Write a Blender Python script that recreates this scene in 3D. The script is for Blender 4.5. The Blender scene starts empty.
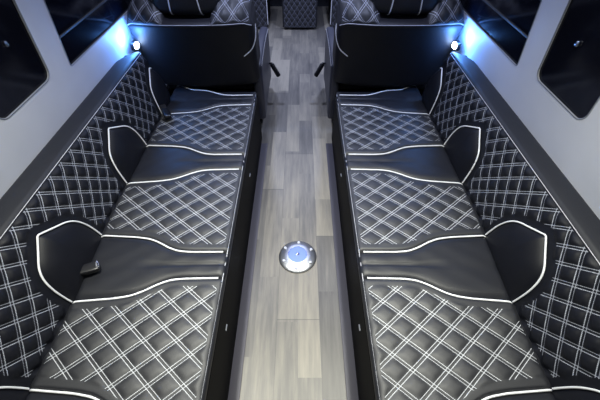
import bpy, bmesh, math, random
from mathutils import Vector, Matrix
random.seed(4)
SC = bpy.context.scene
C = SC.collection
PI = math.pi

# ------------------------------------------------------------------ materials
def new_mat(name):
    m = bpy.data.materials.new(name); m.use_nodes = True
    nt = m.node_tree
    return m, nt, nt.nodes['Principled BSDF']

def setp(b, col=None, rough=None, metal=None, spec=None, coat=None, sheen=None):
    if col is not None: b.inputs['Base Color'].default_value = (*col, 1)
    if rough is not None: b.inputs['Roughness'].default_value = rough
    if metal is not None: b.inputs['Metallic'].default_value = metal
    if spec is not None: b.inputs['Specular IOR Level'].default_value = spec
    if coat is not None: b.inputs['Coat Weight'].default_value = coat

def N(nt, typ, **kw):
    n = nt.nodes.new(typ)
    for k, v in kw.items(): setattr(n, k, v)
    return n

def M(nt, op, a, b=None, c=None):
    n = nt.nodes.new('ShaderNodeMath'); n.operation = op
    for i, v in enumerate((a, b, c)):
        if v is None: continue
        if isinstance(v, (int, float)): n.inputs[i].default_value = v
        else: nt.links.new(v, n.inputs[i])
    return n.outputs[0]

def bump(nt, b, scale, strength, dist=0.001, detail=3):
    tc = N(nt, 'ShaderNodeTexCoord')
    no = N(nt, 'ShaderNodeTexNoise'); no.inputs['Scale'].default_value = scale; no.inputs['Detail'].default_value = detail
    bp = N(nt, 'ShaderNodeBump'); bp.inputs['Strength'].default_value = strength; bp.inputs['Distance'].default_value = dist
    nt.links.new(tc.outputs['Object'], no.inputs['Vector'])
    nt.links.new(no.outputs['Fac'], bp.inputs['Height'])
    nt.links.new(bp.outputs['Normal'], b.inputs['Normal'])
    return no

def simple(name, col, rough=.5, metal=0, spec=.5, bmp=None, coat=None):
    m, nt, b = new_mat(name)
    setp(b, col, rough, metal, spec, coat)
    if bmp: bump(nt, b, *bmp)
    return m

LEATHER_COL = (.007, .0078, .012)
def leather(name, col=LEATHER_COL, rough=.50, spec=.50):
    m, nt, b = new_mat(name)
    setp(b, col, rough, 0, spec)
    no = bump(nt, b, 260, .35, .0006)
    tc = N(nt, 'ShaderNodeTexCoord')
    n2 = N(nt, 'ShaderNodeTexNoise'); n2.inputs['Scale'].default_value = 9; n2.inputs['Detail'].default_value = 4
    nt.links.new(tc.outputs['Object'], n2.inputs['Vector'])
    mr = N(nt, 'ShaderNodeMapRange'); mr.inputs['To Min'].default_value = rough-.06; mr.inputs['To Max'].default_value = rough+.08
    nt.links.new(n2.outputs['Fac'], mr.inputs['Value'])
    nt.links.new(mr.outputs[0], b.inputs['Roughness'])
    return m

def quilt_mat(name, off, half, stitch_col=(.50, .52, .56), dash=15.0, rough=.58, spec=.8):
    """double rows of stitching at whole numbers of the quilt uv, cut by 'mask'"""
    m, nt, b = new_mat(name)
    setp(b, LEATHER_COL, rough, 0, spec)
    uv = N(nt, 'ShaderNodeUVMap'); uv.uv_map = 'quilt'
    sx = N(nt, 'ShaderNodeSeparateXYZ'); nt.links.new(uv.outputs[0], sx.inputs[0])
    p, q = sx.outputs[0], sx.outputs[1]
    def line(a, o):
        d = M(nt, 'ABSOLUTE', M(nt, 'SUBTRACT', a, M(nt, 'ROUND', a)))
        e = M(nt, 'ABSOLUTE', M(nt, 'SUBTRACT', d, off))
        ln = M(nt, 'LESS_THAN', e, half)
        ds = M(nt, 'LESS_THAN', M(nt, 'FRACT', M(nt, 'MULTIPLY', o, dash)), .82)
        return M(nt, 'MULTIPLY', ln, ds)
    l = M(nt, 'MAXIMUM', line(p, q), line(q, p))
    at = N(nt, 'ShaderNodeAttribute'); at.attribute_name = 'mask'
    l = M(nt, 'MULTIPLY', l, M(nt, 'GREATER_THAN', at.outputs['Fac'], 0.0))
    mx = N(nt, 'ShaderNodeMix'); mx.data_type = 'RGBA'
    mx.inputs[6].default_value = (*LEATHER_COL, 1); mx.inputs[7].default_value = (*stitch_col, 1)
    nt.links.new(l, mx.inputs[0]); nt.links.new(mx.outputs[2], b.inputs['Base Color'])
    mr = N(nt, 'ShaderNodeMapRange'); mr.inputs['To Min'].default_value = rough; mr.inputs['To Max'].default_value = .7
    nt.links.new(l, mr.inputs['Value']); nt.links.new(mr.outputs[0], b.inputs['Roughness'])
    bump(nt, b, 260, .35, .0006)
    return m

MAT = {}
MAT['leather'] = leather('black_leather')
MAT['leather_mat'] = leather('black_leather_seatback', (.010, .010, .014), .55, .35)
MAT['leather_pad'] = leather('black_leather_pad', (.005, .0055, .009), .5, .25)
MAT['cap'] = leather('charcoal_leather', (.012, .013, .018), .55, .35)
MAT['arm'] = leather('slate_leather', (.035, .037, .055), .45, .5)
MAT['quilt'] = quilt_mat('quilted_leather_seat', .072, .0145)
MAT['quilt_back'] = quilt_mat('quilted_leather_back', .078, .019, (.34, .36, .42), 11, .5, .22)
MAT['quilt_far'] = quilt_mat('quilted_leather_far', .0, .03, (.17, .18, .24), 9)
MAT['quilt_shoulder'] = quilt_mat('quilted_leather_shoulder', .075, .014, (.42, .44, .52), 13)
MAT['piping'] = simple('white_piping', (.82, .83, .86), .38, 0, .5)
MAT['thread'] = simple('white_thread', (.55, .56, .62), .6)
MAT['fascia'] = simple('black_fascia', (.002, .002, .0025), .6, 0, .06, (60, .1, .001))
MAT['plastic'] = simple('black_plastic', (.008, .008, .010), .3, 0, .5, (120, .15, .0005))
MAT['webbing'] = simple('belt_webbing', (.012, .012, .014), .75, 0, .3, (400, .5, .0008))
MAT['steel'] = simple('brushed_steel', (.58, .60, .66), .38, 1.0, .5, (90, .06, .0005))
MAT['chrome'] = simple('chrome', (.85, .86, .9), .12, 1.0)
MAT['blue'] = simple('blue_cap', (.17, .25, .80), .45, .2, .5)
MAT['screw'] = simple('pale_screw', (.55, .56, .60), .4, .5)
MAT['glass'] = simple('privacy_glass', (.0035, .004, .008), .12, 0, .5)
MAT['rail'] = simple('window_rail', (.05, .05, .055), .4, 0, .5)
MAT['gasket'] = simple('rubber', (.008, .008, .01), .6)
MAT['reveal'] = simple('grey_reveal', (.22, .23, .26), .5)

def wall_mat():
    m, nt, b = new_mat('wall_trim_vinyl')
    setp(b, (.50, .52, .58), .55, 0, .35)
    tc = N(nt, 'ShaderNodeTexCoord')
    n = N(nt, 'ShaderNodeTexNoise'); n.inputs['Scale'].default_value = 2.5; n.inputs['Detail'].default_value = 4
    nt.links.new(tc.outputs['Object'], n.inputs['Vector'])
    cr = N(nt, 'ShaderNodeValToRGB')
    cr.color_ramp.elements[0].position = .3; cr.color_ramp.elements[0].color = (.58, .60, .67, 1)
    cr.color_ramp.elements[1].position = .7; cr.color_ramp.elements[1].color = (.68, .70, .77, 1)
    nt.links.new(n.outputs['Fac'], cr.inputs[0]); nt.links.new(cr.outputs[0], b.inputs['Base Color'])
    bump(nt, b, 350, .25, .0005)
    return m
MAT['wall'] = wall_mat()
MAT['ceiling'] = simple('ceiling_vinyl', (.3, .31, .34), .7, 0, .3, (200, .2, .001))

def emit(name, col, s):
    m, nt, b = new_mat(name)
    setp(b, (0.8, .8, .8), .4)
    b.inputs['Emission Color'].default_value = (*col, 1); b.inputs['Emission Strength'].default_value = s
    return m

def floor_mat():
    m, nt, b = new_mat('grey_plank_vinyl')
    tc = N(nt, 'ShaderNodeTexCoord')
    s = N(nt, 'ShaderNodeSeparateXYZ'); nt.links.new(tc.outputs['Object'], s.inputs[0])
    x, y = s.outputs[0], s.outputs[1]
    W = .197
    xc = M(nt, 'DIVIDE', M(nt, 'ADD', x, .08), W)           # column 0 = the middle board
    col = M(nt, 'FLOOR', xc)
    # end-joint positions: column -1 at 1.48, 0 at .632, 1 at 1.11 ; boards 1.2 long
    offc = M(nt, 'ADD', .632, M(nt, 'ADD', M(nt, 'MULTIPLY', M(nt, 'MULTIPLY', col, col), .663),
                              M(nt, 'MULTIPLY', col, -.185)))
    yr = M(nt, 'DIVIDE', M(nt, 'SUBTRACT', y, offc), 1.2)
    row = M(nt, 'FLOOR', yr)
    # printed strips inside each board
    sub = M(nt, 'FLOOR', M(nt, 'MULTIPLY', xc, 2.0))
    cv = N(nt, 'ShaderNodeCombineXYZ'); nt.links.new(col, cv.inputs[0]); nt.links.new(row, cv.inputs[1])
    wn = N(nt, 'ShaderNodeTexWhiteNoise'); wn.noise_dimensions = '3D'; nt.links.new(cv.outputs[0], wn.inputs[0])
    row2 = M(nt, 'FLOOR', M(nt, 'ADD', M(nt, 'DIVIDE', y, .62), M(nt, 'MULTIPLY', sub, .377)))
    cv2 = N(nt, 'ShaderNodeCombineXYZ'); nt.links.new(sub, cv2.inputs[0]); nt.links.new(row2, cv2.inputs[1]); nt.links.new(row, cv2.inputs[2])
    wn2 = N(nt, 'ShaderNodeTexWhiteNoise'); wn2.noise_dimensions = '3D'; nt.links.new(cv2.outputs[0], wn2.inputs[0])
    mp = N(nt, 'ShaderNodeMapping'); mp.inputs['Scale'].default_value = (28, 2.2, 1)
    cv3 = N(nt, 'ShaderNodeCombineXYZ'); nt.links.new(x, cv3.inputs[0]); nt.links.new(y, cv3.inputs[1]); nt.links.new(M(nt, 'MULTIPLY', row2, 3.7), cv3.inputs[2])
    nt.links.new(cv3.outputs[0], mp.inputs[0])
    gr = N(nt, 'ShaderNodeTexNoise'); gr.inputs['Scale'].default_value = 1.6; gr.inputs['Detail'].default_value = 6; gr.inputs['Roughness'].default_value = .65
    nt.links.new(mp.outputs[0], gr.inputs['Vector'])
    mp2 = N(nt, 'ShaderNodeMapping'); mp2.inputs['Scale'].default_value = (7, 1.6, 1); nt.links.new(cv3.outputs[0], mp2.inputs[0])
    cl = N(nt, 'ShaderNodeTexNoise'); cl.inputs['Scale'].default_value = 1.5; cl.inputs['Detail'].default_value = 3
    nt.links.new(mp2.outputs[0], cl.inputs['Vector'])
    t = M(nt, 'ADD', M(nt, 'MULTIPLY', wn.outputs[0], .30), M(nt, 'MULTIPLY', wn2.outputs[0], .30))
    t = M(nt, 'ADD', t, M(nt, 'MULTIPLY', gr.outputs['Fac'], .60))
    t = M(nt, 'ADD', t, M(nt, 'MULTIPLY', M(nt, 'SUBTRACT', cl.outputs['Fac'], .14), .42))
    cr = N(nt, 'ShaderNodeValToRGB')
    e = cr.color_ramp.elements
    e[0].position = .30; e[0].color = (.055, .052, .050, 1)
    e[1].position = 1.05; e[1].color = (.29, .265, .215, 1)
    k = e.new(.62); k.color = (.125, .118, .108, 1)
    nt.links.new(t, cr.inputs[0])
    # seams
    fx = M(nt, 'ABSOLUTE', M(nt, 'SUBTRACT', M(nt, 'FRACT', xc), .5))
    fy = M(nt, 'ABSOLUTE', M(nt, 'SUBTRACT', M(nt, 'FRACT', yr), .5))
    seam = M(nt, 'MAXIMUM', M(nt, 'GREATER_THAN', fx, .5-.006), M(nt, 'GREATER_THAN', fy, .5-.0016))
    mx = N(nt, 'ShaderNodeMix'); mx.data_type = 'RGBA'
    nt.links.new(M(nt, 'MULTIPLY', seam, .55), mx.inputs[0])
    nt.links.new(cr.outputs[0], mx.inputs[6]); mx.inputs[7].default_value = (.05, .05, .05, 1)
    nt.links.new(mx.outputs[2], b.inputs['Base Color'])
    setp(b, None, .42, 0, .4)
    bp = N(nt, 'ShaderNodeBump'); bp.inputs['Strength'].default_value = .15; bp.inputs['Distance'].default_value = .001
    nt.links.new(gr.outputs['Fac'], bp.inputs['Height']); nt.links.new(bp.outputs['Normal'], b.inputs['Normal'])
    return m
MAT['floor'] = floor_mat()
MAT['strip'] = simple('floor_edge_shade', (.075, .072, .092), .5, 0, .4, (40, .2, .001))  # purple-grey of the bench shadow, put into the floor edge colour

# ------------------------------------------------------------------ helpers
def link(name, me, mat, parent=None, smooth=True):
    o = bpy.data.objects.new(name, me); C.objects.link(o)
    me.materials.append(mat)
    if smooth:
        for p in me.polygons: p.use_smooth = True
    if parent: o.parent = parent
    return o

def from_bm(name, bm, mat, parent=None, smooth=True, autosmooth=True):
    bmesh.ops.recalc_face_normals(bm, faces=bm.faces)
    me = bpy.data.meshes.new(name); bm.to_mesh(me); bm.free()
    o = link(name, me, mat, parent, smooth)
    if smooth and autosmooth:
        me.set_sharp_from_angle(angle=math.radians(40))
    return o

def thing(name, label, cat, loc=(0, 0, 0), group=None):
    o = bpy.data.objects.new(name, None); C.objects.link(o)
    o.location = loc; o.empty_display_size = .05
    o['label'] = label; o['category'] = cat
    if group: o['group'] = group
    return o

def struct(o):
    o['kind'] = 'structure'; return o

def rel(parent, v):
    return Vector(v) - parent.location

def rbox(bm, c, s, r=.01, n=3, fn=None, div=(6, 6, 6)):
    """rounded box, centre c, full size s, corner radius r, evenly divided so it can be bent by fn"""
    hx, hy, hz = s[0]/2, s[1]/2, s[2]/2
    r = min(r, hx*.999, hy*.999, hz*.999)
    def axis(h, d):
        a = []
        for i in range(n+1):
            a.append(-h + r*(1-math.cos(PI/2*i/n)) if False else -h + r*math.tan(PI/4*i/n))
        inner = [-h + r + (2*h-2*r)*i/d for i in range(1, d)]
        b = [-t for t in reversed(a)]
        return a + inner + b
    ax = [axis(hx, div[0]), axis(hy, div[1]), axis(hz, div[2])]
    cache = {}
    def vert(p):
        k = tuple(round(t, 6) for t in p)
        if k in cache: return cache[k]
        q = Vector(p)
        inn = Vector((max(-hx+r, min(hx-r, q.x)), max(-hy+r, min(hy-r, q.y)), max(-hz+r, min(hz-r, q.z))))
        d = q - inn
        # only the outer shell reaches r
        if d.length > 1e-9: d = d.normalized()*r
        w = inn + d + Vector(c)
        if fn: w = Vector(fn(w))
        v = bm.verts.new(w); cache[k] = v
        return v
    for a in range(3):
        u, w = [t for t in range(3) if t != a]
        for sgn in (-1, 1):
            h = (hx, hy, hz)[a]*sgn
            for i in range(len(ax[u])-1):
                for j in range(len(ax[w])-1):
                    ps = []
                    for (di, dj) in ((0, 0), (1, 0), (1, 1), (0, 1)):
                        p = [0, 0, 0]; p[a] = h; p[u] = ax[u][i+di]; p[w] = ax[w][j+dj]
                        ps.append(vert(p))
                    if len(set(ps)) == 4:
                        try: bm.faces.new(ps)
                        except ValueError: pass
    return bm

def prism(bm, poly, y0, y1, swap=None):
    """poly in (x,z) swept along y"""
    a = [bm.verts.new((p[0], y0, p[1])) for p in poly]
    b = [bm.verts.new((p[0], y1, p[1])) for p in poly]
    n = len(poly)
    bm.faces.new(a); bm.faces.new(list(reversed(b)))
    for i in range(n):
        bm.faces.new((a[i], b[i], b[(i+1) % n], a[(i+1) % n]))
    return bm

def tube(bm, pts, r, seg=8, caps=True, closed=False, rfn=None):
    pts = [Vector(p) for p in pts]
    n = len(pts); rings = []
    up = Vector((0.13, .21, 1)).normalized()
    for i, p in enumerate(pts):
        if closed: t = pts[(i+1) % n] - pts[i-1]
        else: t = pts[min(i+1, n-1)] - pts[max(i-1, 0)]
        t.normalize()
        a = t.cross(up)
        if a.length < .1: a = t.cross(Vector((1, 0, 0)))
        a.normalize(); b = t.cross(a).normalized()
        rr = rfn(i/(n-1)) if rfn else r
        rings.append([bm.verts.new(p + a*rr*math.cos(2*PI*k/seg) + b*rr*math.sin(2*PI*k/seg)) for k in range(seg)])
    m = n if closed else n-1
    for i in range(m):
        A, B = rings[i], rings[(i+1) % n]
        for k in range(seg):
            bm.faces.new((A[k], A[(k+1) % seg], B[(k+1) % seg], B[k]))
    if caps and not closed:
        bm.faces.new(rings[0]); bm.faces.new(list(reversed(rings[-1])))
    return bm

def lathe(bm, prof, c=(0, 0, 0), seg=48, axis='z'):
    rings = []
    for (r, z) in prof:
        if r < 1e-6:
            rings.append([bm.verts.new(Vector(c)+Vector((0, 0, z)))])
        else:
            rings.append([bm.verts.new(Vector(c)+Vector((r*math.cos(2*PI*k/seg), r*math.sin(2*PI*k/seg), z))) for k in range(seg)])
    for A, B in zip(rings[:-1], rings[1:]):
        for k in range(seg):
            a = [A[k % len(A)], A[(k+1) % len(A)], B[(k+1) % len(B)], B[k % len(B)]]
            a = list(dict.fromkeys(a))
            if len(a) >= 3: bm.faces.new(a)
    return bm

def ss(t):
    t = max(0., min(1., t)); return t*t*(3-2*t)

def interp(tab, x):
    if x <= tab[0][0]: return tab[0][1]
    for (a, b), (c, d) in zip(tab[:-1], tab[1:]):
        if x <= c: return b + (d-b)*ss((x-a)/(c-a)) if False else b + (d-b)*(x-a)/(c-a)
    return tab[-1][1]

def spline(pts, n=8, closed=False):
    """Catmull-Rom"""
    out = []; P = [Vector(p) for p in pts]; m = len(P)
    rng = range(m) if closed else range(m-1)
    for i in rng:
        if closed: a, b, c, d = P[i-1], P[i], P[(i+1) % m], P[(i+2) % m]
        else: a, b, c, d = P[max(i-1, 0)], P[i], P[i+1], P[min(i+2, m-1)]
        for k in range(n):
            t = k/n
            out.append(.5*((2*b)+(c-a)*t+(2*a-5*b+4*c-d)*t*t+(3*b-a-3*c+d)*t**3))
    if not closed: out.append(P[-1])
    return out

def puff(p, q, A):
    dp = abs(p-round(p)); dq = abs(q-round(q))
    f = lambda d: 1-(1-max(0., d-.085)/.415)**3.2
    return A*f(dp)*f(dq)

def grid(name, nu, nv, fn, mat, parent, flip=False):
    """fn(i/nu, j/nv) -> (co, (p,q), mask)"""
    vs, uvs, ms = [], [], []
    for i in range(nu+1):
        for j in range(nv+1):
            co, uv, k = fn(i/nu, j/nv)
            vs.append(co); uvs.append(uv); ms.append(k)
    fs = []
    for i in range(nu):
        for j in range(nv):
            a = i*(nv+1)+j
            f = (a, a+nv+1, a+nv+2, a+1)
            fs.append(tuple(reversed(f)) if flip else f)
    me = bpy.data.meshes.new(name); me.from_pydata([tuple(v) for v in vs], [], fs)
    uvl = me.uv_layers.new(name='quilt')
    for l in me.loops: uvl.data[l.index].uv = uvs[l.vertex_index]
    at = me.attributes.new('mask', 'FLOAT', 'POINT')
    at.data.foreach_set('value', ms)
    me.update()
    return link(name, me, mat, parent)

# ------------------------------------------------------------------ the side benches
ZT = .392        # seat top
XF = .257        # seat front edge from the middle of the aisle
DEP = .548       # seat depth
CEN = [-.51, .108, .685, 1.295, 1.895]     # middles of the smooth bands
END = 2.045
NEAR = -.60
RF = .018
LQ = RF*PI/2

WTAB = [(0, .058), (.16, .060), (.205, .066), (.245, .083), (.29, .110), (.33, .127), (.39, .137), (.47, .143), (.56, .150)]
def wband(x):
    # smooth the table a little
    return (interp(WTAB, x-.015)+2*interp(WTAB, x)+interp(WTAB, x+.015))/4

def seat_prof(s):
    """s = 0 where the top begins; negative runs down the front"""
    if s >= 0: return RF+s, 0.
    if s > -LQ:
        a = -s/RF; return RF-RF*math.sin(a), -RF+RF*math.cos(a)
    return 0., -RF-(-s-LQ)

def seat_z(xp):
    return ZT - .012*(xp/DEP) - .05*max(0, (xp-.515)/.05)**2

def splay(y): return .022*ss((y-.45)/.55)      # the seats are a little deeper toward the far end
def back_pt(t, n=0., y=0.):
    """point of the backrest plane: t metres up the slope from the seat, n metres out of it (toward the aisle)"""
    L = math.hypot(.29, 1)
    return .802 + splay(y)*max(0, 1-max(0, t)/TTOP) + .29*t/L - n/L, .378 + t/L + n*.29/L
TTOP = .315

SHIELD = spline([(.150, -.02, 0), (.148, .03, 0), (.141, .09, 0), (.125, .14, 0), (.098, .175, 0), (.05, .207, 0), (.004, .236, 0)], 6)
SHIELD = [(p.x, p.y) for p in SHIELD]
SHIELD_FULL = SHIELD + [(-a, b) for a, b in reversed(SHIELD)]
SHIELD_FULL = [(a-.022*max(0, b)/.236, b*.985) for a, b in SHIELD_FULL]

def seg_dist(px, py, a, b):
    dx, dy = b[0]-a[0], b[1]-a[1]
    t = max(0, min(1, ((px-a[0])*dx+(py-a[1])*dy)/(dx*dx+dy*dy+1e-12)))
    return math.hypot(px-a[0]-t*dx, py-a[1]-t*dy)

def inside(px, py, poly):
    c = False; j = len(poly)-1
    for i in range(len(poly)):
        if (poly[i][1] > py) != (poly[j][1] > py) and px < (poly[j][0]-poly[i][0])*(py-poly[i][1])/(poly[j][1]-poly[i][1])+poly[i][0]:
            c = not c
        j = i
    return c

def shield_sd(y, t):
    best = 1.
    for c in CEN:
        if abs(y-c) > .26: continue
        d = min(seg_dist(y-c, t, a, b) for a, b in zip(SHIELD_FULL[:-1], SHIELD_FULL[1:]))
        if inside(y-c, t, SHIELD_FULL): d = -d
        best = min(best, d)
    return best

def make_bench(sd, label):
    root = thing('side_bench', label, 'bench', (sd*.53, .7, 0), 'long side benches facing each other across the aisle')
    ox, oy, oz = root.location
    def W(x, y, z): return (sd*x-ox, y-oy, z-oz)
    fl = sd > 0
    # body
    bm = bmesh.new()
    prism(bm, [(sd*.2595-ox, 0.001), (sd*.2595-ox, .358), (sd*.80-ox, .355), (sd*.80-ox, .001)], NEAR-oy, END-.03-oy)
    from_bm('plinth', bm, MAT['fascia'], root, smooth=False)
    # lower fascia lip
    bm = bmesh.new()
    rbox(bm, (sd*.2605-ox, (NEAR+END-.04)/2-oy, .350), (.010, END-NEAR-.04, .014), .005, 2, div=(1, 1, 1))
    from_bm('fascia_trim', bm, MAT['fascia'], root)
    bm = bmesh.new()
    rbox(bm, (sd*.53-ox, 1.985-oy, .358), (.53, .07, .042), .010, 3, None, (4, 1, 1))
    from_bm('end_panel', bm, MAT['leather'], root)
    # ---- quilted seat panels and smooth bands
    S0 = -.055; S1 = DEP-RF
    def strip(name, lo, hi, quilted, mid, mat, crease=False, n_v=None):
        """lo/hi : functions of x' giving y borders"""
        ns = 100 if quilted else 60
        L = hi(.1)-lo(.1)
        nv = max(10, int(L/(.0065 if quilted else .007)))
        def f(u, v):
            s = S0 + (S1-S0)*u
            xp, dz = seat_prof(s)
            a, b = lo(xp), hi(xp)
            y = a+(b-a)*v
            z = seat_z(xp)+dz
            e = min(y-a, b-y)
            X = XF+xp*(1+splay(y)/DEP)
            p = (y-mid)/.09 + (X-.267)/.11
            q = (y-mid)/.09 - (X-.267)/.11
            roll = -.011*max(0, 1-e/.012)**2
            mk = -1.
            h = 0.
            if quilted:
                mk = min(e-.034, s-.002, DEP-.022-xp)
                w = ss((e-.029)/.014)*ss((s+.010)/.02)
                pf = puff(p, q, .0048)
                h = .005*ss(e/.012) + (pf-.002)*w
            else:
                h = .005*ss(e/.03)
                if crease:
                    cc = .012*ss((xp-.2)/.3)
                    h += .002*math.sin(PI*min(1, abs(y-mid)/max(.02, (b-a)/2))) - .007*math.exp(-((y-mid+cc)/.0045)**2)
                # soft wrinkles in the stretched hide
                h += .0012*math.sin(y*61+X*17)*math.sin(X*33+y*9)*ss(e/.03)
            if s >= 0: z += h+roll
            elif s > -LQ:
                k = 1+s/LQ
                z += (h+roll)*k; X -= (h)*(1-k)*.5
            return W(X, y, z), (p, q), mk
        return grid(name, ns, nv, f, mat, root, flip=(not fl))
    edges = []
    bords = []
    for c in CEN:
        bords.append((lambda x, c=c: max(c-wband(x), NEAR), lambda x, c=c: min(c+wband(x), END+.08)))
    bords[-1] = (bords[-1][0], lambda x, c=CEN[-1]: c+wband(x)+.06*ss((x-.40)/.14))
    for i, c in enumerate(CEN):
        strip('seat_band', bords[i][0], bords[i][1], False, c, MAT['leather'], True)
        if i+1 < len(CEN):
            mid = .9895 if i == 2 else (.397 if i == 1 else (CEN[i]+CEN[i+1])/2)
            strip('quilted_seat_panel', bords[i][1], bords[i+1][0], True, mid, MAT['quilt'])
    # ---- white piping on the seat
    for i, c in enumerate(CEN):
        for k in (0, 1):
            fn = bords[i][k]
            if i == 0 and k == 0: continue
            pts = []
            for j in range(61):
                s = .005 + (S1-.004-.005)*j/60
                xp, dz = seat_prof(s)
                pts.append(W(XF+xp*(1+splay(fn(xp))/DEP), fn(xp), seat_z(xp)+dz-.0015))
            bm = bmesh.new(); tube(bm, pts, .0034, 8)
            from_bm('seat_piping', bm, MAT['piping'], root)
    # thread line along the front edge
    bm = bmesh.new()
    xp, dz = seat_prof(-.012)
    pts = [W(XF+xp-.0005, NEAR+.005+(END-.09-NEAR)*j/40, seat_z(0)+dz+.0015) for j in range(41)]
    tube(bm, pts, .0013, 6)
    from_bm('front_edge_stitching', bm, MAT['thread'], root)
    # ---- backrest
    BE = 1.90    # far end of backrest
    bm = bmesh.new()
    prism(bm, [(sd*(back_pt(-.05, -.012)[0])-ox, .30), (sd*back_pt(TTOP-.004, -.012)[0]-ox, back_pt(TTOP-.004, -.012)[1]), (sd*.985-ox, .668), (sd*.985-ox, .30)], NEAR-oy, BE+.005-oy)
    from_bm('backrest_core', bm, MAT['fascia'], root, smooth=False)
    ny = int((BE-NEAR)/.0065); nt_ = 56
    def fb(u, v):
        y = NEAR+(BE-NEAR)*u
        t = -.03+(TTOP+.03)*v
        d = shield_sd(y, t)
        p = (y-.953)/.078 + (t-.304)/.080
        q = (y-.953)/.078 - (t-.304)/.080
        mk = min(d-.030, TTOP-.008-t, t-.012, BE-.01-y)
        w = ss((d-.015)/.03)*ss((TTOP-t)/.02)
        n = puff(p, q, .009)*w + .004*ss((TTOP-t)/.03) - .004*math.exp(-((d-.010)/.010)**2)*0
        # gentle belly
        n += .010*math.sin(PI*max(0, min(1, t/TTOP)))
        X, z = back_pt(t, n, y)
        return W(X, y, z), (p, q), mk
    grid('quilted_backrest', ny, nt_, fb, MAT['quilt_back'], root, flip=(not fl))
    # shield shaped smooth pads + piping
    for c in CEN:
        lo_c = NEAR if c < -.4 else -9
        hi_c = BE
        out = [(c+a, b) for a, b in SHIELD_FULL]
        cy, ct = c, .085
        bm = bmesh.new()
        R = 14; rings = []
        for r in range(R+1):
            k = r/R
            ring = []
            for (a, b) in out:
                y = cy+(a-cy)*k; t = ct+(b-ct)*k
                y = min(max(y, lo_c), hi_c)
                h = .030*(1-k**3.2)+.006*(1-ss((k-.9)/.1))+.010*math.sin(PI*max(0, min(1, t/TTOP)))+.0005
                X, z = back_pt(t, h, y)
                ring.append(bm.verts.new(W(X, y, z)))
                if r == 0: break
            rings.append(ring)
        n = len(out)
        for k in range(n):
            bm.faces.new((rings[0][0], rings[1][k], rings[1][(k+1) % n]))
        for r in range(1, R):
            for k in range(n):
                k2 = (k+1) % n
                bm.faces.new((rings[r][k], rings[r][k2], rings[r+1][k2], rings[r+1][k]))
        bmesh.ops.remove_doubles(bm, verts=bm.verts, dist=.0002)
        from_bm('backrest_side_pad', bm, MAT['leather_pad'], root, autosmooth=False)
        pts = []
        for (a, b) in out:
            if a > hi_c-.004 or a < lo_c+.004 or b < -.005: continue
            X, z = back_pt(b, .012+.010*math.sin(PI*max(0, min(1, b/TTOP))), a)
            pts.append(W(X, a, z))
        bm = bmesh.new(); tube(bm, pts, .0032, 8)
        from_bm('pad_piping', bm, MAT['piping'], root)
    # cap on top of the backrest
    bm = bmesh.new()
    X0, Z0 = back_pt(TTOP, 0)
    ncap = 60; prof = []
    for k in range(13):
        a = k/12
        prof.append((a, .003+.010*math.sin(PI*min(a, 1-a)*1.0)**.6 if 0 < a < 1 else -.004))
    prev = None
    for j in range(ncap+1):
        y = NEAR+(BE+.012-NEAR)*j/ncap
        end = max(0, (y-(BE-.13))/.142)
        X1 = .988 - .062*ss(end)**1.3
        ring = [bm.verts.new(W(X0-.002+(X1-X0+.002)*a, y, Z0+h*(1-.6*max(0, end-.8)*5))) for a, h in prof]
        ring.append(bm.verts.new(W(X1, y, Z0-.06))); ring.append(bm.verts.new(W(X0+.004, y, Z0-.06)))
        if prev:
            for k in range(len(ring)):
                k2 = (k+1) % len(ring)
                bm.faces.new((prev[k], prev[k2], ring[k2], ring[k]))
        else: bm.faces.new(ring)
        prev = ring
    bm.faces.new(list(reversed(prev)))
    from_bm('backrest_cap', bm, MAT['cap'], root)
    bm = bmesh.new()
    tube(bm, [W(X0-.004, NEAR+(BE-NEAR)*j/40, Z0+.0015) for j in range(41)], .0011, 6)
    from_bm('cap_stitching', bm, MAT['thread'], root)
    # marker lights in the fascia
    for y in (.505, 1.37):
        bm = bmesh.new()
        rbox(bm, (sd*.2585-ox, y-oy, .225), (.006, .026, .007), .0024, 2, div=(1, 2, 1))
        m = from_bm('marker_light', bm, MAT['marker'], root)
        m['label'] = 'tiny white oval marker light'
    return root

MAT['marker'] = simple('marker_lens', (.30, .32, .36), .3)
benchL = make_bench(-1, 'long black quilted leather bench left of the aisle')
benchR = make_bench(1, 'long black quilted leather bench right of the aisle')

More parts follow.
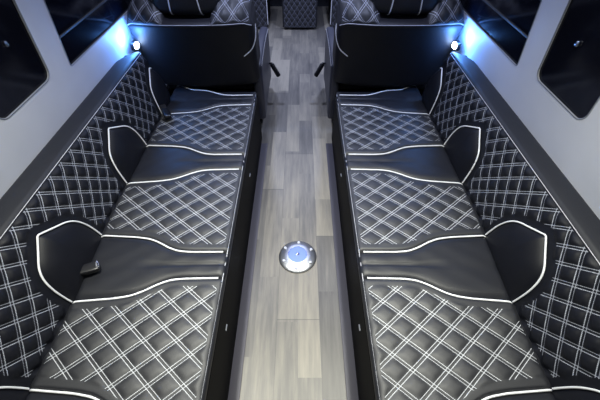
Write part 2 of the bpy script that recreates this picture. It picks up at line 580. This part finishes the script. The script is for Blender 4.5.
# ------------------------------------------------------------------ forward facing captain seats
def make_captain(sd, label):
    root = thing('captain_seat', label, 'seat', (sd*.60, 2.42, 0), 'forward-facing seats with headrests at the bench ends')
    ox, oy, oz = root.location
    CX = sd*.602
    HW = .357
    def shape(w):
        # w in world coordinates: lean the back toward the camera, belly, shoulders
        x, y, z = w
        u = (x-CX)/HW*(1 if sd > 0 else 1)
        tz = (z-.43)/.40
        fw = max(0, min(1, (y-2.05)/.19))        # 0 on the rear face, 1 on the front
        y -= .10*max(0, tz)                       # leans toward the camera at the top
        y += .05*abs(u)**3                       # rounded in plan
        x = CX+(x-CX)*(1+.012*ss(tz))
        top = ss((z-.75)/.10)
        lobe = ss((abs(u)-.30)/.22)*(1-.55*ss((abs(u)-.78)/.25))
        z += top*(.075*lobe*fw**.7+.012*fw-.010)
        z -= .014*max(0, .5-tz)*math.cos(u*PI/2)*1.5
        z -= .014*top*max(0, abs(u)-.85)/.15
        return x-ox, y-oy, z-oz
    # back shell
    bm = bmesh.new()
    rbox(bm, (CX, 2.145, .622), (2*HW, .23, .436), .036, 5, shape, (30, 8, 20))
    ob = from_bm('seat_back', bm, MAT['leather_mat'], root, autosmooth=False)
    # quilted shoulders: two caps lying over the top of the back
    for s2 in (-1, 1):
        def fq(u, v, s2=s2):
            # u across 0..1 (from neck to shoulder), v front..rear
            xx = CX + s2*HW*(.36+.60*u)
            a = v*PI*1.0
            # over the rounded top from front low to rear edge
            yy = 2.15 + .112*math.cos(a)
            zz = .86 - .045 + .047*math.sin(a)**.8 if 0 < a < PI else .815
            edge = min(u, 1-u)*HW*.60
            ve = min(v, 1-v)
            p = (xx-CX)/.085 + v*2.6
            q = (xx-CX)/.085 - v*2.6
            bulge = .010*ss(edge/.05)
            if 0 < a < PI: zz += bulge + puff(p, q, .007)*ss(edge/.03)
            if v < .001: zz -= .06
            x, y, z = shape((xx, yy, zz))
            if u > .98 or u < .02: z -= .012
            return (x, y, z), (p, q), min(edge-.006, ve-.06)
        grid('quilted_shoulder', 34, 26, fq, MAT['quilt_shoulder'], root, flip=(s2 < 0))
    # seam along the rear top edge
    pts = []
    for j in range(41):
        u = -.975+1.95*j/40
        pts.append(Vector(shape((CX+u*HW, 2.0325+.010*ss((abs(u)-.88)/.12), .829-.012*ss((abs(u)-.88)/.1)))))
    bm = bmesh.new(); tube(bm, pts, .0018, 6)
    from_bm('top_seam', bm, MAT['thread'], root)
    # curved white piping on the aisle-side edge of the back
    ins = -sd
    P = [(1.0, 2.13, .775), (1.012, 2.085, .74), (.995, 2.052, .70), (.93, 2.035, .655), (.80, 2.028, .620)]
    pts = spline([shape((CX+ins*HW*a, b-.004, c)) for a, b, c in P], 6)
    bm = bmesh.new(); tube(bm, pts, .0032, 8)
    from_bm('side_piping', bm, MAT['piping'], root)
    # cushion, base
    bm = bmesh.new()
    rbox(bm, (CX, 2.49, .37), (2*HW-.05, .62, .16), .05, 4, lambda w: (w[0]-ox, w[1]-oy, w[2]-oz), (10, 10, 4))
    from_bm('seat_cushion', bm, MAT['leather'], root, autosmooth=False)
    bm = bmesh.new()
    rbox(bm, (sd*.61-ox, 2.50-oy, .145), (.66, .58, .29), .02, 3, None, (2, 2, 2))
    from_bm('seat_base', bm, MAT['fascia'], root)
    # aisle-side panel / arm bolster
    AX = sd*.262
    def arm(w):
        x, y, z = w
        k = (y-2.12)/.7
        z += .025*math.sin(PI*max(0, min(1, k)))
        return x-ox, y-oy, z-oz
    bm = bmesh.new()
    rbox(bm, (AX, 2.455, .30), (.066, .67, .42), .022, 4, arm, (3, 14, 10))
    from_bm('arm_bolster', bm, MAT['arm'], root, autosmooth=False)
    pts = [Vector(arm((AX-sd*.030, 2.14+.63*j/30, .494))) for j in range(31)]
    bm = bmesh.new(); tube(bm, pts, .0026, 8); from_bm('arm_piping', bm, MAT['piping'], root)
    # recline lever
    bm = bmesh.new()
    rbox(bm, (0, 0, 0), (.036, .026, .115), .012, 3, None, (2, 2, 4))
    bmesh.ops.rotate(bm, verts=bm.verts, matrix=Matrix.Rotation(sd*math.radians(34), 3, 'Y') @ Matrix.Rotation(math.radians(-20), 3, 'X'))
    bmesh.ops.translate(bm, verts=bm.verts, vec=(sd*.178-ox, 2.60-oy, .245))
    lv = from_bm('recline_lever', bm, MAT['plastic'], root)
    bm = bmesh.new()
    tube(bm, [(sd*.235-ox, 2.63-oy, .285), (sd*.205-ox, 2.63-oy, .288), (sd*.190-ox, 2.62-oy, .272)], .008, 10)
    o = from_bm('lever_stalk', bm, MAT['plastic'], lv)
    # headrest
    HY = 2.045
    def hd(w):
        x, y, z = w
        y += .12*((x-CX)/.2)**2*.25
        return x-ox, y-oy, z-oz
    bm = bmesh.new()
    rbox(bm, (CX, HY, .945), (.395, .135, .20), .052, 5, hd, (14, 5, 5))
    hr = from_bm('headrest', bm, MAT['leather'], root, autosmooth=False)
    for k in (-1, 1):
        pts = []
        xx = CX+k*.068
        path = [(-.0695, -.03), (-.0695, .04), (-.060, .075), (-.03, .1), (0, .1015), (.03, .1), (.06, .075)]
        path = [(.0, -.1015), (-.03, -.0985), (-.055, -.082), (-.0685, -.05)] + path[1:]
        bm = bmesh.new()
        tube(bm, spline([hd((xx+k*.016*(.1-b)/.2, HY+a, .945+b)) for a, b in path], 5), .0034, 8)
        from_bm('headrest_piping', bm, MAT['piping'], hr)
    for k in (-1, 1):
        bm = bmesh.new(); tube(bm, [(CX+k*.07-ox, HY+.015-oy, .80), (CX+k*.07-ox, HY-oy, .93)], .006, 10)
        from_bm('headrest_post', bm, MAT['chrome'], root)
    return root
make_captain(-1, 'black seat with headrest behind the far end of the left bench')
make_captain(1, 'black seat with headrest behind the far end of the right bench')

# ------------------------------------------------------------------ rear row of quilted seats
def rear_seat(cx, w, label, y0=4.13, piped=True, hgt=0):
    root = thing('quilted_seat', label, 'seat', (cx, y0+.25, 0), 'row of quilted seats across the far end')
    ox, oy, oz = root.location
    def f(u, v):
        x = cx - w/2 + w*u
        s = v*(.40+.42)
        if s < .36: y, z = y0+.0, .03+s
        elif s < .42:
            a = (s-.36)/.06*PI/2; y, z = y0+.04-.04*math.cos(a), .39+.04*math.sin(a)
        else: y, z = y0+.04+(s-.42), .43
        e = min(x-(cx-w/2), cx+w/2-x)
        p = (x-cx)/.062 + s/.085; q = (x-cx)/.062 - s/.085
        h = puff(p, q, .009)*ss(e/.03) - .02*(1-ss(e/.02))
        if s < .36: y -= h
        elif s < .42: y -= h*.7; z += h*.7
        else: z += h
        return (x-ox, y-oy, z-oz), (p, q), e-.018
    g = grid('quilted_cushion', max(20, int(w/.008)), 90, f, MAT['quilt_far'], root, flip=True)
    bm = bmesh.new(); rbox(bm, (0, .245-.25+.03, .205), (w-.01, .44, .40), .02, 2, None, (1, 1, 1))
    from_bm('seat_base', bm, MAT['fascia'], root)
    def fb(u, v):
        x = cx-w/2+w*u; z = .42+.62*v
        e = min(x-(cx-w/2), cx+w/2-x, z-.42, 1.04-z)
        p = (x-cx)/.062 + z/.085; q = (x-cx)/.062 - z/.085
        y = y0+.47+.10*v - puff(p, q, .009)*ss(e/.03)+.02*(1-ss(e/.03))
        return (x-ox, y-oy, z-oz), (p, q), e-.018
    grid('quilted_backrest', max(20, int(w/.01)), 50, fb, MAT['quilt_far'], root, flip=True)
    bm = bmesh.new(); rbox(bm, (0, .345, .72), (w-.01, .09, .62), .03, 3, lambda t: (t[0], t[1]+(t[2]-.42)*.16, t[2]), (1, 1, 6))
    from_bm('backrest_shell', bm, MAT['fascia'], root)
    if piped:
        for k in (-1, 1):
            pts = [(k*w/2-k*.004, y0-.004-oy, .06), (k*w/2-k*.004, y0-.004-oy, .37), (k*w/2-k*.004, y0+.01-oy, .42), (k*w/2-k*.004, y0+.05-oy, .437), (k*w/2-k*.004, y0+.42-oy, .437)]
            bm = bmesh.new(); tube(bm, spline(pts, 5), .004, 8)
            from_bm('cushion_piping', bm, MAT['piping'], root)
    return root
rear_seat(-.60, .50, 'quilted seat of the far row, left of the aisle with white piping')
rear_seat(.62, .50, 'quilted seat of the far row, right of the aisle with white piping')
rear_seat(.018, .40, 'dark middle seat of the far row closing the aisle', 4.12, False)

# ------------------------------------------------------------------ seat belt buckles
def buckle(loc, rot, label, sc=1.0):
    root = thing('seat_belt_buckle', label, 'seat belt buckle', loc, 'black seat belt buckles tucked in the seat creases')
    root.rotation_euler = rot; root.scale = (sc, sc, sc)
    bm = bmesh.new()
    rbox(bm, (0, 0, .0), (.034, .062, .018), .006, 3, lambda w: (w[0]*(1-.15*(w[1] < 0)), w[1], w[2]), (3, 4, 2))
    body = from_bm('buckle_body', bm, MAT['plastic'], root)
    bm = bmesh.new(); rbox(bm, (0, .027, .0075), (.022, .010, .005), .0015, 2, None, (1, 1, 1))
    from_bm('release_button', bm, MAT['chrome'], root)
    pts = []
    bm = bmesh.new()
    path = spline([(0, -.028, 0), (0, -.06, -.004), (0, -.09, -.018), (0, -.11, -.04)], 5)
    prev = None
    for p in path:
        r = [bm.verts.new((p.x+a*.013, p.y, p.z+b*.0012)) for a, b in ((-1, -1), (1, -1), (1, 1), (-1, 1))]
        if prev:
            for k in range(4): bm.faces.new((prev[k], prev[(k+1) % 4], r[(k+1) % 4], r[k]))
        else: bm.faces.new(r)
        prev = r
    bm.faces.new(list(reversed(prev)))
    from_bm('belt_webbing', bm, MAT['webbing'], root)
    return root
buckle((-.768, .650, .416), (math.radians(-6), math.radians(8), math.radians(-62)), 'black seat belt buckle on the left bench between the two nearer quilted panels', 1.25)
buckle((-.760, 1.69, .425), (math.radians(-8), math.radians(-12), math.radians(-150)), 'black seat belt buckle near the far end of the left bench', 1.3)

# ------------------------------------------------------------------ floor flange
root = thing('table_mount', 'round steel floor flange with blue centre in the middle of the aisle', 'floor mount', (.013, .974, .0))
R = .100
bm = bmesh.new()
lathe(bm, [(R, 0), (R+.001, .003), (R-.002, .007), (R-.012, .011), (R*.72, .019), (R*.58, .0225), (R*.5, .024), (R*.49, .018), (0, .018)], (0, 0, 0), 64)
from_bm('flange', bm, MAT['steel'], root)
bm = bmesh.new()
lathe(bm, [(R*.492, .0185), (R*.49, .0225), (R*.3, .0245), (.012, .025), (.0, .025)], (0, 0, 0), 48)
o = from_bm('centre_cap', bm, MAT['blue'], root); o['label'] = 'blue round cap'
bm = bmesh.new(); lathe(bm, [(.009, .0252), (.009, .028), (.006, .0295), (0, .0295)], (0, 0, 0), 20)
from_bm('centre_pin', bm, MAT['chrome'], root)
for k in range(6):
    a = math.radians(86+60*k)
    bm = bmesh.new()
    lathe(bm, [(.0085, -.004), (.0085, .002), (.0065, .0042), (.003, .0042), (.0028, .002), (0, .002)], (0, 0, 0), 20)
    s = from_bm('screw', bm, MAT['screw'], root)
    s.location = (R*.80*math.cos(a), R*.80*math.sin(a), .0165)

# ------------------------------------------------------------------ room shell
X0W = .990
def wx(z): return X0W-.105*max(0, z-.68)
YN, YFAR = -1.0, 4.95
ZC = 1.92

def rounded_poly(pts, r, n=6):
    out = []; m = len(pts)
    rs = r if isinstance(r, (list, tuple)) else [r]*m
    for i in range(m):
        a, b, c = Vector(pts[i-1]), Vector(pts[i]), Vector(pts[(i+1) % m])
        u = (a-b).normalized(); v = (c-b).normalized(); rr = rs[i]
        ang = u.angle(v); d = rr/math.tan(ang/2)
        p0 = b+u*d; p1 = b+v*d
        cen = b+(u+v).normalized()*rr/math.sin(ang/2)
        a0 = math.atan2((p0-cen).y, (p0-cen).x); a1 = math.atan2((p1-cen).y, (p1-cen).x)
        da = (a1-a0+PI) % (2*PI)-PI
        for k in range(n+1):
            t = a0+da*k/n
            out.append((cen.x+rr*math.cos(t), cen.y+rr*math.sin(t)))
    return out

WIN = [  # (y,z) outlines
    ([(.935, .862), (1.262, .862), (1.250, 1.62), (.90, 1.62)], [.045, .035, .05, .05]),
    ([(1.405, .838), (3.35, .838), (3.35, 1.62), (1.418, 1.62)], [.014, .05, .05, .05]),
    ([(-.75, .862), (.76, .862), (.735, 1.62), (-.75, 1.62)], [.045, .045, .05, .05]),
    ([(3.50, .86), (4.70, .86), (4.70, 1.62), (3.50, 1.62)], [.05, .05, .05, .05]),
]
wn = [0]
def make_wall(sd, nm):
    bm = bmesh.new()
    def P(y, z, off=0): return (sd*(wx(z)+off), y, z)
    # upper part in one plane (z>.68) with holes
    def loop(pts, off=0):
        vs = [bm.verts.new(P(y, z, off)) for y, z in pts]
        es = [bm.edges.new((vs[i], vs[(i+1) % len(vs)])) for i in range(len(vs))]
        return vs, es
    ov, oe = loop([(YN, .68), (YFAR, .68), (YFAR, ZC), (YN, ZC)])
    alle = list(oe); wl = []
    for pts, r in WIN:
        rp = rounded_poly(pts, r)
        v, e = loop(rp); alle += e; wl.append((rp, v))
    bmesh.ops.triangle_fill(bm, use_beauty=True, use_dissolve=False, edges=alle)
    # lower part
    a = [bm.verts.new((sd*X0W, y, z)) for y, z in ((YN, 0), (YFAR, 0))]
    bm.faces.new((a[0], a[1], ov[1], ov[0]))
    # reveals
    for rp, v in wl:
        w = [bm.verts.new(P(y, z, .010)) for y, z in rp]
        for i in range(len(v)):
            j = (i+1) % len(v)
            bm.faces.new((v[i], v[j], w[j], w[i]))
    o = from_bm('wall_'+nm, bm, MAT['wall'], None, smooth=False); struct(o)
    # windows
    for (rp, v), (raw, r) in zip(wl, WIN):
        wn[0] += 1
        cy = sum(p[0] for p in raw)/4; cz = sum(p[1] for p in raw)/4
        bm = bmesh.new()
        f = [bm.verts.new(P(y+(y-cy)*.02, z+(z-cz)*.02, .006)) for y, z in rp]
        g = [bm.verts.new(P(y+(y-cy)*.02, z+(z-cz)*.02, .012)) for y, z in rp]
        bm.faces.new(f); bm.faces.new(list(reversed(g)))
        for i in range(len(f)):
            j = (i+1) % len(f); bm.faces.new((f[i], f[j], g[j], g[i]))
        wo = from_bm('window_%d' % wn[0], bm, MAT['glass'], None, smooth=False); struct(wo)
        # rubber gasket around the opening
        bm = bmesh.new(); tube(bm, [P(y, z, .001) for y, z in rp], .003, 8, closed=True)
        from_bm('gasket', bm, MAT['reveal'], wo)
        if raw[0][0] in (1.405,):
            bm = bmesh.new()
            q = [P(1.412, .952, .001), P(3.345, .952, .001), P(3.345, .959, .001), P(1.412, .959, .001)]
            q2 = [P(1.412, .952, .007), P(3.345, .952, .007), P(3.345, .959, .007), P(1.412, .959, .007)]
            A = [bm.verts.new(t) for t in q]; B = [bm.verts.new(t) for t in q2]
            bm.faces.new(A); bm.faces.new(B)
            for i in range(4): bm.faces.new((A[i], A[(i+1) % 4], B[(i+1) % 4], B[i]))
            from_bm('window_rail', bm, MAT['rail'], wo, smooth=False)
        if raw[0][0] == .935:
            bm = bmesh.new(); rbox(bm, P(1.13, 1.045, .002), (.008, .012, .018), .003, 2, None, (1, 1, 1))
            from_bm('window_latch', bm, MAT['chrome'], wo)
make_wall(-1, 'left'); make_wall(1, 'right')

def quad_slab(name, pts, mat, thick):
    bm = bmesh.new()
    a = [bm.verts.new(p) for p in pts]; b = [bm.verts.new(Vector(p)+Vector(thick)) for p in pts]
    n = len(pts)
    bm.faces.new(a); bm.faces.new(list(reversed(b)))
    for i in range(n): bm.faces.new((a[i], a[(i+1) % n], b[(i+1) % n], b[i]))
    o = from_bm(name, bm, mat, None, smooth=False); struct(o); return o
quad_slab('floor', [(-X0W, YN, 0), (X0W, YN, 0), (X0W, YFAR, 0), (-X0W, YFAR, 0)], MAT['floor'], (0, 0, -.05))
xc = wx(ZC)
quad_slab('ceiling', [(-xc, YN, ZC), (xc, YN, ZC), (xc, YFAR, ZC), (-xc, YFAR, ZC)], MAT['ceiling'], (0, 0, .05))
hexa = lambda y: [(-X0W, y, 0), (X0W, y, 0), (X0W, y, .68), (xc, y, ZC), (-xc, y, ZC), (-X0W, y, .68)]
quad_slab('wall_far', hexa(YFAR), MAT['cap'], (0, .05, 0))
quad_slab('wall_near', hexa(YN), MAT['cap'], (0, -.05, 0))
# dark strips standing in for the shade the seat edges cast on the floor
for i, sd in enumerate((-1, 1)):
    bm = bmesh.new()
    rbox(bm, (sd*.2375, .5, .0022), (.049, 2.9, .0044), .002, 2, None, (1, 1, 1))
    struct(from_bm('shade_strip_%d' % (i+1), bm, MAT['strip'], None))

# ------------------------------------------------------------------ lamps
def area(name, loc, size, power, col, rot=(0, 0, 0), spread=180, parent=None, shape='DISK', sy=None):
    L = bpy.data.lights.new(name, 'AREA'); L.shape = shape; L.size = size
    if sy: L.size_y = sy
    L.energy = power; L.color = col; L.spread = math.radians(spread)
    o = bpy.data.objects.new(name, L); C.objects.link(o)
    o.location = loc; o.rotation_euler = rot
    if parent: o.parent = parent
    return o

def ceiling_lamp(x, y, power, col, label, spread):
    t = thing('ceiling_lamp', label, 'lamp', (x, y, ZC), 'round lamps in the ceiling')
    bm = bmesh.new()
    lathe(bm, [(.058, -.001), (.058, -.008), (.066, -.010), (.070, -.006), (.070, 0)], (0, 0, 0), 40)
    from_bm('bezel', bm, MAT['chrome'], t)
    bm = bmesh.new(); lathe(bm, [(.0575, -.004), (.04, -.0055), (0, -.006)], (0, 0, 0), 40)
    from_bm('diffuser', bm, emit('lamp_lens', col, power*2.0), t)
    area('lamp_light', (0, 0, -.013), .11, power, col, parent=t, spread=spread)
WARM = (1, 1, .88); COOL = (.60, .68, 1)
for (y, p, c, w, spr) in ((.60, 11.5, WARM, 'nearest the camera', 100), (1.75, 5.5, COOL, 'above the far part of the benches', 120), (3.3, 16, COOL, 'above the far seats', 140)):
    for sd in (-1, 1):
        ceiling_lamp(sd*.40, y, p, c, 'round ceiling lamp on the %s %s' % ('left' if sd < 0 else 'right', w), spr)

# small blue-white courtesy lamps between bench end and seat back
for sd in (-1, 1):
    t = thing('courtesy_lamp', 'small blue-white lamp glowing on the %s wall at the bench end' % ('left' if sd < 0 else 'right'), 'lamp', (sd*.925, 1.965, .70), 'courtesy lamps at the bench ends')
    bm = bmesh.new(); rbox(bm, (sd*.018, 0, 0), (.022, .055, .045), .008, 3, None, (2, 2, 2))
    from_bm('lamp_housing', bm, MAT['plastic'], t)
    bm = bmesh.new(); rbox(bm, (-sd*.0, 0, .0), (.018, .040, .032), .008, 3, None, (2, 2, 2))
    from_bm('lamp_lens', bm, emit('courtesy_lens', (.65, .85, 1), 30), t)
    L = bpy.data.lights.new('courtesy_light', 'POINT'); L.energy = 4.2; L.color = (.10, .33, 1); L.shadow_soft_size = .02
    o = bpy.data.objects.new('courtesy_light', L); C.objects.link(o); o.parent = t; o.location = (0, -.03, .045)

# world: night outside
w = bpy.data.worlds.new('night'); SC.world = w; w.use_nodes = True
w.node_tree.nodes['Background'].inputs[0].default_value = (.01, .015, .04, 1)
w.node_tree.nodes['Background'].inputs[1].default_value = .3

# ------------------------------------------------------------------ camera
cam = bpy.data.cameras.new('camera'); cam.sensor_width = 36; cam.lens = 330/600*36; cam.clip_start = .02
co = bpy.data.objects.new('camera', cam); C.objects.link(co)
co.location = (.031, 0, 1.5); co.rotation_euler = (math.radians(90-47.25), 0, 0)
cam.shift_x = -1/600
SC.camera = co
vs = SC.view_settings
vs.view_transform = 'Standard'; vs.look = 'None'; vs.exposure = 0; vs.gamma = 1; vs.use_curve_mapping = False
